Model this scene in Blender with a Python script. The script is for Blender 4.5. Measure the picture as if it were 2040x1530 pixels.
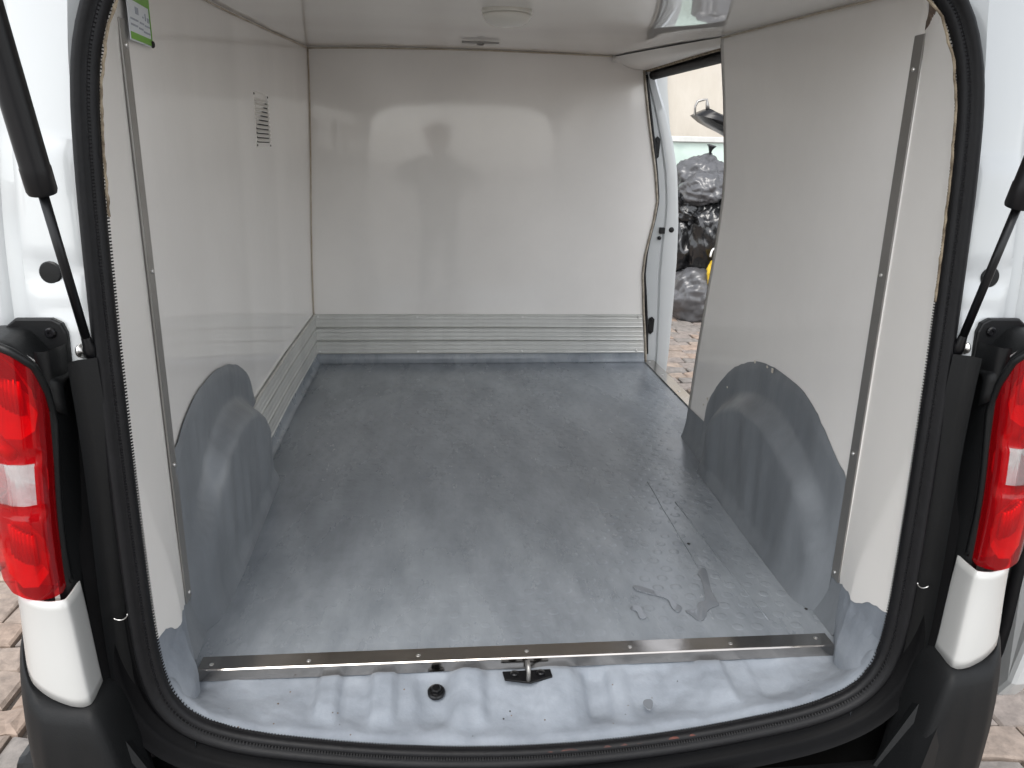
import bpy, bmesh, math, random
from mathutils import Vector, Matrix, noise
random.seed(7)
scene = bpy.context.scene
for o in list(bpy.data.objects): bpy.data.objects.remove(o)
col = scene.collection
PI = math.pi

# ------------------------------------------------------------------ camera
CP = Vector((-0.1621, -1.2758, 0.9406)); YAW, PITCH, ROLL, FPX = 0.0949, 0.2914, 0.0198, 1540.0
fwd = Vector((math.sin(YAW)*math.cos(PITCH), math.cos(YAW)*math.cos(PITCH), -math.sin(PITCH)))
rt0 = Vector((math.cos(YAW), -math.sin(YAW), 0)); up0 = rt0.cross(fwd)
RT = math.cos(ROLL)*rt0 + math.sin(ROLL)*up0; UP = -math.sin(ROLL)*rt0 + math.cos(ROLL)*up0
cd = bpy.data.cameras.new("camera"); cam = bpy.data.objects.new("camera", cd); col.objects.link(cam)
cd.sensor_fit = 'HORIZONTAL'; cd.sensor_width = 36; cd.lens = FPX/2040*36; cd.clip_start = .02; cd.clip_end = 500
mw = Matrix((RT, UP, -fwd)).transposed().to_4x4(); mw.translation = CP; cam.matrix_world = mw
scene.camera = cam
# ------------------------------------------------------------------ world, sun, exposure (overcast daylight)
SUN_EL, SUN_AZ = math.radians(58), math.radians(200)      # azimuth measured from +Y towards +X
w = bpy.data.worlds.new("World"); scene.world = w; w.use_nodes = True
nt = w.node_tree; nt.nodes.clear()
sky = nt.nodes.new('ShaderNodeTexSky'); sky.sky_type = 'NISHITA'; sky.sun_disc = False
sky.sun_elevation = SUN_EL; sky.sun_rotation = SUN_AZ; sky.dust_density = 1.2; sky.air_density = 1.0; sky.ozone_density = 1.0
hs = nt.nodes.new('ShaderNodeHueSaturation'); hs.inputs['Saturation'].default_value = .20
bg = nt.nodes.new('ShaderNodeBackground'); bg.inputs[1].default_value = .15
wo = nt.nodes.new('ShaderNodeOutputWorld')
nt.links.new(sky.outputs[0], hs.inputs['Color']); nt.links.new(hs.outputs[0], bg.inputs[0]); nt.links.new(bg.outputs[0], wo.inputs[0])
sl = bpy.data.lights.new("sun", 'SUN'); sl.energy = .8; sl.angle = math.radians(30); sl.color = (1, .96, .9)
so = bpy.data.objects.new("sun", sl); col.objects.link(so)
sd = Vector((math.sin(SUN_AZ)*math.cos(SUN_EL), math.cos(SUN_AZ)*math.cos(SUN_EL), math.sin(SUN_EL)))
so.rotation_euler = sd.to_track_quat('Z', 'Y').to_euler(); so.location = (-2, -5, 8)
scene.view_settings.view_transform = 'Standard'; scene.view_settings.look = 'None'
scene.view_settings.exposure = 1.4; scene.view_settings.gamma = 1
scene.render.engine = 'CYCLES'; scene.render.resolution_x = 1024; scene.render.resolution_y = 768
scene.cycles.max_bounces = 8; scene.cycles.diffuse_bounces = 5; scene.cycles.glossy_bounces = 4
scene.cycles.transparent_max_bounces = 12; scene.cycles.sample_clamp_indirect = 6

G = -0.58            # ground level; z = 0 is the load floor
def ray(px, py): return fwd + RT*((px-1020)/FPX) - UP*((py-765)/FPX)
def at(px, py, n, c):
    n = Vector(n); d = ray(px, py); return CP + d*((c - n.dot(CP))/n.dot(d))
def lerp(a, b, t): return a + (b-a)*t
def clamp(t, a=0., b=1.): return max(a, min(b, t))
def sm(a, b, t):
    t = clamp((t-a)/(b-a)); return t*t*(3-2*t)
def interp(tab, t):
    if t <= tab[0][0]: return tab[0][1]
    for (a, va), (b, vb) in zip(tab, tab[1:]):
        if t <= b: return lerp(va, vb, (t-a)/(b-a))
    return tab[-1][1]
def nz(x, y=0., z=0.): return noise.noise(Vector((x, y, z)))

# ------------------------------------------------------------------ materials
def mat(name, c, rough=.5, metal=0., coat=0., var=0., vscale=6., c2=None, bump=0., bscale=60., rvar=0., rscale=8., spec=.5, wav=0., wscale=4., stretch=(1,1,1), trans=0., alpha=1.):
    m = bpy.data.materials.new(name); m.use_nodes = True; t = m.node_tree; p = t.nodes['Principled BSDF']
    p.inputs['Base Color'].default_value = (*c, 1); p.inputs['Roughness'].default_value = rough; p.inputs['Metallic'].default_value = metal
    p.inputs['Coat Weight'].default_value = coat; p.inputs['Coat Roughness'].default_value = .05; p.inputs['Specular IOR Level'].default_value = spec
    p.inputs['Transmission Weight'].default_value = trans; p.inputs['Alpha'].default_value = alpha
    tc = t.nodes.new('ShaderNodeTexCoord'); geo = t.nodes.new('ShaderNodeNewGeometry')
    mp = t.nodes.new('ShaderNodeMapping'); mp.inputs['Scale'].default_value = stretch; t.links.new(geo.outputs['Position'], mp.inputs[0])
    def ns(s, det=5, ro=.6):
        n = t.nodes.new('ShaderNodeTexNoise'); n.inputs['Scale'].default_value = s; n.inputs['Detail'].default_value = det; n.inputs['Roughness'].default_value = ro
        t.links.new(mp.outputs[0], n.inputs['Vector']); return n
    if var or c2:
        n = ns(vscale, 7, .65); r = t.nodes.new('ShaderNodeValToRGB'); r.color_ramp.elements[0].position = .36; r.color_ramp.elements[1].position = .66
        a = c2 if c2 else tuple(v*(1-var) for v in c)
        r.color_ramp.elements[0].color = (*a, 1); r.color_ramp.elements[1].color = (*c, 1)
        t.links.new(n.outputs[0], r.inputs[0]); t.links.new(r.outputs[0], p.inputs['Base Color'])
    if rvar:
        n = ns(rscale, 6, .6); mr = t.nodes.new('ShaderNodeMapRange'); mr.inputs[1].default_value = .35; mr.inputs[2].default_value = .65
        mr.inputs[3].default_value = max(.02, rough-rvar); mr.inputs[4].default_value = min(1, rough+rvar)
        t.links.new(n.outputs[0], mr.inputs[0]); t.links.new(mr.outputs[0], p.inputs['Roughness'])
    prev = None
    for st, sc, det in ((bump, bscale, 4), (wav, wscale, 1)):
        if st:
            b = t.nodes.new('ShaderNodeBump'); b.inputs['Strength'].default_value = 1; b.inputs['Distance'].default_value = st
            t.links.new(ns(sc, det).outputs[0], b.inputs['Height'])
            if prev: t.links.new(prev.outputs[0], b.inputs['Normal'])
            prev = b
    if prev: t.links.new(prev.outputs[0], p.inputs['Normal'])
    return m
M = {}
M['grp'] = mat('white_grp_lining', (.86, .835, .80), .055, var=.07, vscale=1.3, rvar=.025, rscale=3, wav=.004, wscale=1.6, bump=.0001, bscale=50)
M['ceil'] = mat('white_grp_ceiling', (.84, .82, .785), .02, var=.03, vscale=2.5, wav=.006, wscale=1.3)
M['pillar'] = mat('white_pillar_lining', (.82, .795, .755), .3, var=.03, vscale=3, wav=.002, wscale=3)
M['floor'] = mat('grey_floor_coating', (.275, .298, .322), .26, c2=(.185, .204, .225), vscale=4.5, rvar=.08, rscale=3.2, stretch=(2.0, .7, 1), bump=.0005, bscale=45, wav=.003, wscale=3)
M['coat'] = mat('grey_sill_coating', (.285, .312, .348), .55, c2=(.20, .222, .252), vscale=7, spec=.3, bump=.0022, bscale=30)
M['arch'] = mat('grey_arch_coating', (.215, .232, .25), .42, c2=(.145, .158, .172), vscale=4.5, rvar=.08, bump=.0012, bscale=30, stretch=(1, 1, .35))
M['alu'] = mat('ribbed_aluminium', (.66, .66, .63), .45, .5, var=.15, vscale=5, rvar=.06, stretch=(1, 1, .3))
M['trim'] = mat('aluminium_trim', (.34, .33, .315), .42, .8, var=.15, vscale=6)
M['steel'] = mat('stainless_plate', (.50, .47, .44), .13, 1., rvar=.05, rscale=9, var=.12, vscale=10)
M['screw'] = mat('screw_metal', (.75, .74, .72), .3, 1., var=.1)
M['rubber'] = mat('black_rubber', (.006, .006, .007), .5, spec=.25, var=.3, vscale=20, bump=.0006, bscale=120)
M['body'] = mat('white_body_paint', (.50, .52, .525), .22, coat=.6, var=.03, vscale=3)
M['bodyb'] = mat('white_bumper_paint', (.475, .475, .46), .25, coat=.4, var=.03, vscale=3)
M['blk'] = mat('black_plastic', (.006, .0065, .007), .42, spec=.3, var=.25, vscale=10, bump=.0003, bscale=300)
M['bump'] = mat('bumper_plastic', (.008, .0085, .009), .55, spec=.22, var=.2, vscale=7, bump=.0004, bscale=420)
M['gloss'] = mat('black_paint', (.005, .005, .006), .28, spec=.35, var=.2, vscale=8)
M['jamb'] = mat('jamb_black', (.003, .003, .0035), .55, spec=.10, var=.3, vscale=12, bump=.0004, bscale=60)
M['strut'] = mat('strut_black', (.005, .005, .006), .35, spec=.35, var=.2, vscale=12)
M['wood'] = mat('raw_wood_edge', (.20, .13, .085), .8, c2=(.06, .04, .028), vscale=60, bump=.002, bscale=90)
M['foam'] = mat('ragged_foam_edge', (.42, .35, .25), .85, c2=(.12, .09, .06), vscale=45, bump=.003, bscale=120)
M['lampw'] = mat('lamp_plastic', (.72, .70, .64), .4, var=.05)
M['dark'] = mat('dark_gap', (.02, .018, .016), .9, var=.2)
M['rust'] = mat('rust_brown_edge', (.10, .022, .012), .7, c2=(.03, .01, .008), vscale=30)
M['green'] = mat('sign_green', (.16, .42, .03), .35, var=.08)
M['signw'] = mat('sign_white', (.72, .76, .80), .3, var=.03)
M['signb'] = mat('sign_blue', (.05, .17, .45), .4, var=.05)
M['signg'] = mat('sign_grey_print', (.40, .44, .52), .4, var=.3, vscale=150)
M['reflector'] = mat('lamp_reflector', (.85, .85, .85), .22, .6, var=.2, vscale=40)
M['water'] = mat('puddle_water', (.19, .205, .225), .01, var=.1, spec=.8, wav=.0008, wscale=12)
M['bag'] = mat('black_bag_film', (.012, .012, .013), .24, var=.25, vscale=9, spec=.7, bump=.002, bscale=14)
M['bagg'] = mat('grey_bag_film', (.085, .085, .09), .30, var=.2, vscale=9, spec=.7, bump=.002, bscale=14)
M['yellow'] = mat('yellow_bag', (.75, .50, .03), .4, var=.15)
M['white'] = mat('white_plastic', (.8, .8, .78), .4, var=.05)
M['render'] = mat('beige_render', (.54, .50, .44), .85, c2=(.46, .42, .36), vscale=2.2, bump=.002, bscale=30, stretch=(1, 1, .4))
M['pane'] = mat('cabinet_glass', (.55, .66, .60), .05, var=.05, spec=.6)
M['stone'] = [mat('paver_stone_%d' % i, c, .75, c2=tuple(v*.6 for v in c), vscale=22, bump=.004, bscale=28) for i, c in enumerate(((.35, .265, .21), (.33, .265, .22), (.28, .24, .215), (.37, .295, .24), (.25, .225, .205)))]
M['ground'] = mat('worn_stone_paving', (.29, .265, .245), .85, c2=(.17, .155, .14), vscale=7, bump=.01, bscale=12)
M['joint'] = mat('earth_joint', (.07, .055, .045), .9, c2=(.035, .03, .026), vscale=14, bump=.01, bscale=30)
M['cloth'] = mat('dark_cloth', (.03, .035, .045), .9, var=.2)
M['skin'] = mat('skin', (.35, .2, .14), .5, var=.1)
M['amber'] = mat('amber_plastic', (.75, .22, .02), .25, var=.1)
M['mark'] = mat('red_scrape', (.42, .10, .06), .6, var=.3, vscale=60)
def lensmat(name, tint, base, fac):
    m = bpy.data.materials.new(name); m.use_nodes = True; t = m.node_tree; p = t.nodes['Principled BSDF']
    p.inputs['Base Color'].default_value = (*base, 1); p.inputs['Roughness'].default_value = .06; p.inputs['Coat Weight'].default_value = .5
    tr = t.nodes.new('ShaderNodeBsdfTransparent'); n = t.nodes.new('ShaderNodeTexNoise'); n.inputs['Scale'].default_value = 9
    r = t.nodes.new('ShaderNodeValToRGB'); r.color_ramp.elements[0].color = (*[v*.75 for v in tint], 1); r.color_ramp.elements[1].color = (*tint, 1)
    mx = t.nodes.new('ShaderNodeMixShader'); mx.inputs[0].default_value = fac
    t.links.new(n.outputs[0], r.inputs[0]); t.links.new(r.outputs[0], tr.inputs[0]); t.links.new(tr.outputs[0], mx.inputs[1]); t.links.new(p.outputs[0], mx.inputs[2])
    t.links.new(mx.outputs[0], t.nodes['Material Output'].inputs[0]); return m
M['red'] = lensmat('red_lens', (.95, .02, .03), (.42, .004, .008), .42)
M['clear'] = lensmat('clear_lens', (.96, .96, .95), (.7, .7, .7), .22)

# ------------------------------------------------------------------ mesh helpers
WORLD = {}
def empty(name, loc, label, cat, group=None):
    o = bpy.data.objects.new(name, None); col.objects.link(o); o.location = loc; o.empty_display_size = .1
    WORLD[o] = Vector(loc); o['label'] = label; o['category'] = cat
    if group: o['group'] = group
    return o
def tag(o, label, cat=None, group=None, kind=None):
    if label: o['label'] = label
    if cat: o['category'] = cat
    if group: o['group'] = group
    if kind: o['kind'] = kind
    return o
def mk(name, vf, m, parent=None, smooth=False, bevel=0, sub=0, solid=0, auto=None):
    vs, fs = vf; vs = [Vector(v) for v in vs]
    lo = Vector((min(v[i] for v in vs) for i in range(3))); hi = Vector((max(v[i] for v in vs) for i in range(3)))
    c = Vector(((lo.x+hi.x)/2, (lo.y+hi.y)/2, lo.z))
    me = bpy.data.meshes.new(name); me.from_pydata([v-c for v in vs], [], fs)
    me.materials.append(m)
    if smooth: me.polygons.foreach_set('use_smooth', [True]*len(me.polygons))
    bm = bmesh.new(); bm.from_mesh(me); bmesh.ops.remove_doubles(bm, verts=bm.verts, dist=1e-6); bmesh.ops.recalc_face_normals(bm, faces=bm.faces); bm.to_mesh(me); bm.free()
    if auto is not None: me.set_sharp_from_angle(angle=math.radians(auto))
    o = bpy.data.objects.new(name, me); col.objects.link(o); WORLD[o] = c
    if parent: o.parent = parent; o.location = c - WORLD[parent]
    else: o.location = c
    if solid: md = o.modifiers.new('solid', 'SOLIDIFY'); md.thickness = solid; md.offset = 0
    if bevel: md = o.modifiers.new('bevel', 'BEVEL'); md.width = bevel; md.segments = 2; md.limit_method = 'ANGLE'; md.angle_limit = math.radians(40)
    if sub: md = o.modifiers.new('sub', 'SUBSURF'); md.levels = sub; md.render_levels = sub
    return o
def join(*parts):
    vs, fs = [], []
    for v, f in parts:
        b = len(vs); vs += list(v); fs += [tuple(i+b for i in q) for q in f]
    return vs, fs
def box(a, b):
    x0, y0, z0 = a; x1, y1, z1 = b
    return ([(x0,y0,z0),(x1,y0,z0),(x1,y1,z0),(x0,y1,z0),(x0,y0,z1),(x1,y0,z1),(x1,y1,z1),(x0,y1,z1)],
            [(0,3,2,1),(4,5,6,7),(0,1,5,4),(1,2,6,5),(2,3,7,6),(3,0,4,7)])
def grid(fn, us, vs, close_u=False, skip=None):
    nu, nv = len(us), len(vs); V = [fn(u, v) for u in us for v in vs]; F = []
    for i in range(nu if close_u else nu-1):
        for j in range(nv-1):
            if skip and skip(i, j): continue
            a = i*nv+j; b = ((i+1) % nu)*nv+j; F.append((a, b, b+1, a+1))
    return V, F
def lin(a, b, n): return [a+(b-a)*i/(n-1) for i in range(n)]
def tube(path, r, n=10, closed=False, caps=True):
    path = [Vector(p) for p in path]; N = len(path); V, F = [], []; rr = r if isinstance(r, (list, tuple)) else [r]*N
    ref = None
    for i, p in enumerate(path):
        a = path[(i-1) % N] if (closed or i > 0) else p; b = path[(i+1) % N] if (closed or i < N-1) else p
        t = (b-a).normalized()
        if ref is None: ref = t.orthogonal().normalized()
        ref = (ref - t*ref.dot(t)).normalized(); bi = t.cross(ref)
        for k in range(n):
            an = 2*PI*k/n; V.append(p + (ref*math.cos(an)+bi*math.sin(an))*rr[i])
    for i in range(N if closed else N-1):
        for k in range(n):
            a = i*n+k; b = i*n+(k+1) % n; c = ((i+1) % N)*n+(k+1) % n; d = ((i+1) % N)*n+k; F.append((a, b, c, d))
    if caps and not closed: F.append(tuple(range(n-1, -1, -1))); F.append(tuple(range((N-1)*n, N*n)))
    return V, F
def lathe(c, axis, prof, n=20):   # prof: (radius, height along axis)
    ax = Vector(axis).normalized(); e = ax.orthogonal().normalized(); f = ax.cross(e); c = Vector(c); V, F = [], []
    for r, h in prof:
        for k in range(n):
            a = 2*PI*k/n; V.append(c + ax*h + (e*math.cos(a)+f*math.sin(a))*max(r, 1e-4))
    for i in range(len(prof)-1):
        for k in range(n):
            F.append((i*n+k, i*n+(k+1) % n, (i+1)*n+(k+1) % n, (i+1)*n+k))
    F.append(tuple(range(n-1, -1, -1))); F.append(tuple(range((len(prof)-1)*n, len(prof)*n)))
    return V, F
def extrude(poly, d):      # closed 3-D polygon pushed along vector d
    n = len(poly); d = Vector(d); V = [Vector(p) for p in poly] + [Vector(p)+d for p in poly]
    return V, [tuple(range(n-1, -1, -1)), tuple(range(n, 2*n))] + [(i, (i+1) % n, n+(i+1) % n, n+i) for i in range(n)]
def screw(p, axis, parent, r=.0045, h=.002, name='screw', m=None):
    return mk(name, lathe(p, axis, [(r, 0), (r, h*.5), (r*.75, h), (r*.35, h), (r*.3, h*.5), (0, h*.5)], 12), m or M['screw'], parent, smooth=False)

# ================================================================== the setting
ground = mk('ground', ([(-60, -60, G-.03), (60, -60, G-.03), (60, 60, G-.03), (-60, 60, G-.03)], [(0, 1, 2, 3)]), M['ground'])
tag(ground, None, kind='structure')
def in_zone(x, y):
    # patches of ground the photograph shows: through the side door and beside the bumper ends
    if 3.0 < y < 6.9:
        xc = lerp(1.35, 2.42, (y-3.2)/3.2); return abs(x-xc) < .40
    if -.3 < y < 1.5: return -1.95 < x < -1.15 or (1.15 < x < 1.75 and y < .85)
    return False
RH = .135
def rowline(r, x): return -.8 + r*RH + .035*nz(x*3.1, r*1.7) + .014*nz(x*14, r*2.3)
def paver_poly(r, xa, xb):
    pts = [(x, rowline(r, x)) for x in (xa, lerp(xa, xb, .35), lerp(xa, xb, .7), xb)] + [(x, rowline(r+1, x)) for x in (xb, lerp(xa, xb, .7), lerp(xa, xb, .35), xa)]
    k = random.uniform(-.018, .018); pts = [(x + (k if i in (3, 4) else 0), y_) for i, (x, y_) in enumerate(pts)]
    c = (sum(p[0] for p in pts)/8, sum(p[1] for p in pts)/8); t = random.uniform(-.004, .006); tx, ty = random.uniform(-.04, .04), random.uniform(-.05, .05)
    V = []
    for f, dz in ((.955, -.028), (.945, -.006), (.87, .0), (.45, .0035)):
        for x, y_ in pts: V.append((c[0]+(x-c[0])*f, c[1]+(y_-c[1])*f, G-.006+dz+t+tx*(x-c[0])+ty*(y_-c[1])+(random.uniform(-.0025, .0025) if dz > -.02 else 0)))
    V.append((c[0], c[1], G-.003+t)); F = []
    for L in range(3):
        for i in range(8): F.append((L*8+i, L*8+(i+1) % 8, L*8+8+(i+1) % 8, L*8+8+i))
    F += [(24+i, 24+(i+1) % 8, 32) for i in range(8)]
    return c, (V, F)
near, rest = [], [[], [], [], [], []]
for r in range(66):
    x = -3.0 + random.uniform(0, .2)
    while x < 4.4:
        w_ = random.uniform(.15, .27); c, vf = paver_poly(r, x, x+w_); x += w_
        if in_zone(*c): near.append(vf)
        elif abs(c[0]) > .9 or c[1] > 3.3: rest[random.randrange(5)].append(vf)
jb = mk('joint_bed', ([(-3, -.8, G-.026), (4.4, -.8, G-.026), (4.4, 8.15, G-.026), (-3, 8.15, G-.026)], [(0, 1, 2, 3)]), M['joint'], ground)
random.shuffle(near)
for vf in near[:298]: mk('paver', vf, M['stone'][random.randrange(5)], ground)
rest[0] += near[298:]
for i, L in enumerate(rest):
    tag(mk('paving', join(*L), M['stone'][i], ground), None, kind='stuff')

# ================================================================== the van
van = empty('cargo_van', (0, 1.0, G), 'white cargo van with open rear hatch, white lining and grey painted load floor', 'van')

def yS(z): return -.15 + .07*z                 # plane of the rear opening
HALF = [(0, -.062), (.1, -.060), (.2, -.054), (.3, -.044), (.4, -.030), (.48, -.016), (.54, .002), (.58, .024), (.606, .054), (.620, .09), (.628, .14), (.633, .22), (.637, .35), (.640, .5), (.642, .65), (.642, .8), (.640, .92), (.634, 1.02), (.620, 1.09), (.592, 1.15), (.54, 1.195), (.46, 1.22), (.34, 1.232), (.17, 1.238), (0, 1.24)]
LOOP = [(-x, z) for x, z in HALF[1:-1]][::-1]
LOOP = HALF[:-1] + [(0, 1.24)] + LOOP          # closed, counter-clockwise from bottom centre
def densify(L, k=3):     # Catmull-Rom
    out = []; n = len(L)
    for i in range(n):
        p0, p1, p2, p3 = (Vector(L[(i+j) % n]) for j in (-1, 0, 1, 2))
        for s in range(k):
            t = s/k; out.append(.5*((2*p1) + (p2-p0)*t + (2*p0-5*p1+4*p2-p3)*t*t + (3*p1-p0-3*p2+p3)*t**3))
    return out
LD = densify(LOOP)
def loop_frames(L):
    n = len(L); fr = []
    for i in range(n):
        t = (L[(i+1) % n] - L[(i-1) % n]).normalized(); fr.append((L[i], Vector((t.y, -t.x))))   # outward normal
    return fr
FR = loop_frames(LD)
def sweep_loop(prof, sel=None):
    fr = FR if sel is None else [FR[i % len(FR)] for i in sel]
    def f(i, j):
        p, nn = fr[i]; n_, b_ = prof[j]; q = p + nn*n_; return Vector((q.x, yS(p.y) - b_ - .012*math.cos(clamp(p.x/.62, -1, 1)*PI/2)*(1 if p.y < .2 else 0), q.y))
    return grid(f, range(len(fr)), range(len(prof)), close_u=(sel is None))
seal_prof = [(.004, -.012), (-.001, .0), (.001, .008), (.008, .013), (.012, .009), (.0145, .008), (.018, .015), (.025, .019), (.031, .016), (.035, .008), (.036, -.002), (.034, -.012)]
seal = mk('door_seal', sweep_loop(seal_prof), M['rubber'], van, smooth=True)
tag(seal, 'ribbed black rubber weather seal round the rear opening')
# ribs on the inner lip of the seal
R_V, R_F = [], []
n = len(FR)
for i in range(n):
    p, nn = FR[i]; q2, n2 = FR[(i+1) % n]; seg = (q2-p).length; cnt = max(1, int(seg/.0046))
    for k in range(cnt):
        t = k/cnt; c = p.lerp(q2, t); nr = nn.lerp(n2, t).normalized(); tg = Vector((-nr.y, nr.x))
        yy = yS(c.y) - .012*math.cos(clamp(c.x/.62, -1, 1)*PI/2)*(1 if c.y < .2 else 0)
        a = c + nr*-.0018; b2 = c + nr*.0095
        v = []
        for (pt, dy) in ((a, .004), (b2, -.0155)):
            for s in (-1, 1):
                e = pt + tg*(.0011*s); v.append((e.x, yy+dy-.0012, e.y))
        base = len(R_V); R_V += v + [(x_, y_+.004, z_) for x_, y_, z_ in v]
        R_F += [(base, base+1, base+3, base+2), (base, base+2, base+6, base+4), (base+1, base+5, base+7, base+3), (base, base+4, base+5, base+1), (base+2, base+3, base+7, base+6)]
ribs = mk('lip_rib', (R_V, R_F), M['rubber'], seal); tag(ribs, None, kind='stuff')

# ---- wall surfaces (half widths)
LW = [(-.2, .64), (.08, .657), (.5, .688), (1.0, .716), (1.5, .728), (2.3, .735)]
def xl(y, z): 
    t = clamp((y-.08)/2.13); return -(interp(LW, y) - t*.035*sm(.2, 1.35, z)**1.0 )
RW12 = [(z_, at(px, py, (0, 1, 0), 1.2).x) for (px, py) in ((1366, 862), (1375, 800), (1390, 700), (1407, 600), (1425, 500), (1440, 400), (1445, 330), (1443, 200), (1438, 90)) for z_ in (at(px, py, (0, 1, 0), 1.2).z,)]
def xr(y, z):
    t = clamp((y-.08)/1.12, -.3, 1.2); e = interp(RW12, z)
    return lerp(.657, e, t)
def zc(y, x=0): return 1.222 + .054*y - .004*(y-1)*(y-1) + .012*(1-(x/.7)**2)
def on_wall(px, py, side):
    x = -.7 if side < 0 else .7
    for _ in range(25):
        p = at(px, py, (1, 0, 0), x); x = xl(p.y, p.z) if side < 0 else xr(p.y, p.z)
    return p

# ---- load floor
def fl(u, v): return (u, v, .0012*nz(u*5, v*5) )
floor = mk('load_floor', grid(fl, lin(-.77, .806, 60), lin(.0, 2.23, 80)), M['floor'], van, smooth=True)
tag(floor, 'worn blue-grey coated load floor with faint round studs')
sv, sf = [], []
rs = random.Random(3)
yy = .075; r_i = 0
while yy < 2.1:
    xx = -.60 + (.021 if r_i % 2 else 0)
    while xx < .76:
        lim = .60 if yy < 1.2 else .77
        if abs(xx) < lim and rs.random() < .93:
            wear = sm(-.25, .35, nz(xx*2.3, yy*2.3, 4) + (.22 if xx > .2 else 0)); h = .00018 + (.00026 + .00036*sm(.12, .35, xx)*sm(1.0, .6, yy))*wear*rs.uniform(.2, 1.2)
            z0 = fl(xx, yy)[2]; rr = .0140*rs.uniform(.8, 1.08); b = len(sv); N = 10
            for (q, hh) in ((1, -.0002), (.86, h*.75), (.5, h)):
                for k in range(N): a = 2*PI*k/N; sv.append((xx+rr*q*math.cos(a), yy+rr*q*math.sin(a), z0+hh))
            for L in range(2):
                for k in range(N): sf.append((b+L*N+k, b+L*N+(k+1) % N, b+(L+1)*N+(k+1) % N, b+(L+1)*N+k))
            sf.append(tuple(b+2*N+k for k in range(N)))
        xx += .042
    yy += .040; r_i += 1
st = mk('floor_stud', (sv, sf), M['floor'], floor, smooth=True); tag(st, None, kind='stuff')
# raised joint lines in the coating on the right
for px0, px1 in (((1290, 960), (1420, 1180)), ((1345, 1000), (1530, 1235))):
    a = at(*px0, (0, 0, 1), .001); b = at(*px1, (0, 0, 1), .001)
    mk('coating_seam', tube([a.lerp(b, t)+Vector((.004*nz(t*5, 3), 0, 0)) for t in lin(0, 1, 14)], .0011, 6), M['floor'], floor, smooth=True)

# ---- bulkhead
BY = 2.209
bk_right = [(0, .806), (.05, .80), (.2, .785), (.405, .763), (.50, .768), (.565, .778), (.66, .798), (.744, .808), (.85, .792), (.96, .770), (1.10, .742), (1.226, .718), (1.29, .708), (1.37, .700)]
def bkf(u, v):
    z = v; x0 = xl(2.2, z) - .012; x1 = interp(bk_right, z); return (lerp(x0, x1, u), BY + .004*math.sin(u*3.1)*math.sin(v*2.2), z)
bulk = mk('bulkhead', grid(bkf, lin(0, 1, 40), lin(0, 1.37, 60)), M['grp'], van, smooth=True)
tag(bulk, 'glossy white front bulkhead panel')
edge = [(interp(bk_right, z), BY-.004, z) for z in lin(0, 1.29, 60)]
mk('bulkhead_edge_trim', tube([(x+.003*nz(z*6), y_, z) for x, y_, z in edge], .0055, 8), mat('edge_trim', (.40, .36, .30), .5, c2=(.2, .17, .13), vscale=30), van, smooth=True)
# ribbed aluminium kick panels, one plank above the other
def plank_prof(z0, h):
    return [(0, z0), (.006, z0+.001), (.008, z0+.004), (.0065, z0+.0065), (.005, z0+.008), (.005, z0+h*.30), (.0062, z0+h*.335), (.0062, z0+h*.37), (.005, z0+h*.40), (.005, z0+h*.62), (.0062, z0+h*.66), (.0062, z0+h*.70), (.005, z0+h*.73), (.005, z0+h-.007), (.0085, z0+h-.0045), (.0085, z0+h-.0015), (0, z0+h-.0005)]
K0, KH = .043, .0607
kb = mk('kick_panel', ([(-.735, BY-.002, K0-.002), (.785, BY-.002, K0-.002), (.785, BY-.002, K0+.184), (-.735, BY-.002, K0+.184)], [(0, 1, 2, 3)]), M['alu'], van)
tag(kb, 'ribbed aluminium kick panel along the foot of the bulkhead')
for i in range(3):
    pr = plank_prof(K0+KH*i, KH)
    mk('plank', grid(lambda u, j: (u if u < .7 else interp(bk_right, pr[j][1])-.010, BY-.004-pr[j][0], pr[j][1]), lin(-.733, .775, 12), range(len(pr))), M['alu'], kb)
for x in (-.715, -.27, .21, .755):
    for z in (K0+.010, K0+.172): screw((x, BY-.010, z), (0, -1, 0), kb, .006, .003, 'rivet')
kl = mk('kick_panel', grid(lambda y_, z: (xl(y_, z)+.002, y_, z), lin(.86, 2.2, 20), (K0-.002, K0+.184)), M['alu'], van, smooth=True)
tag(kl, 'ribbed aluminium kick panel along the left wall')
for i in range(3):
    pr = plank_prof(K0+KH*i, KH)
    mk('plank', grid(lambda y_, j: (xl(y_, pr[j][1])+.004+pr[j][0], y_, pr[j][1]), lin(.86, 2.204, 24), range(len(pr))), M['alu'], kl)
# grey coves
def cove(path, nrm):
    return grid(lambda i, a: Vector(path[i]) + Vector(nrm[i])*(.022*(1-math.sin(a))+.003) + Vector((0, 0, .040*(1-math.cos(a))+.0015)), range(len(path)), lin(0, PI/2, 7))
mk('floor_cove', cove([(x, BY-.002, 0) for x in lin(-.73, .795, 20)], [(0, -1, 0)]*20), M['floor'], van, smooth=True)
mk('floor_cove', cove([(xl(y_, 0), y_, 0) for y_ in lin(.9, 2.2, 24)], [(1, 0, 0)]*24), M['floor'], van, smooth=True)

# ---- side linings
lw = mk('wall_lining', grid(lambda y_, v: (xl(y_, v*zc(y_, .7)), y_, v*zc(y_, .7)), lin(.07, BY+.01, 60), lin(0, 1.003, 40)), M['grp'], van, smooth=True)
tag(lw, 'plain white lining of the left wall')
rw = mk('wall_lining', grid(lambda y_, v: (xr(y_, v*zc(y_, .7)), y_, v*zc(y_, .7)), lin(.07, 1.2, 40), lin(0, 1.003, 50)), M['grp'], van, smooth=True, solid=.006)
tag(rw, 'plain white lining of the right wall behind the side door')
mk('lining_edge_trim', tube([(xr(1.2, z)+.001, 1.203, z) for z in lin(.06, zc(1.2, .7), 50)], .0045, 8), M['trim'], van, smooth=True)
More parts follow.
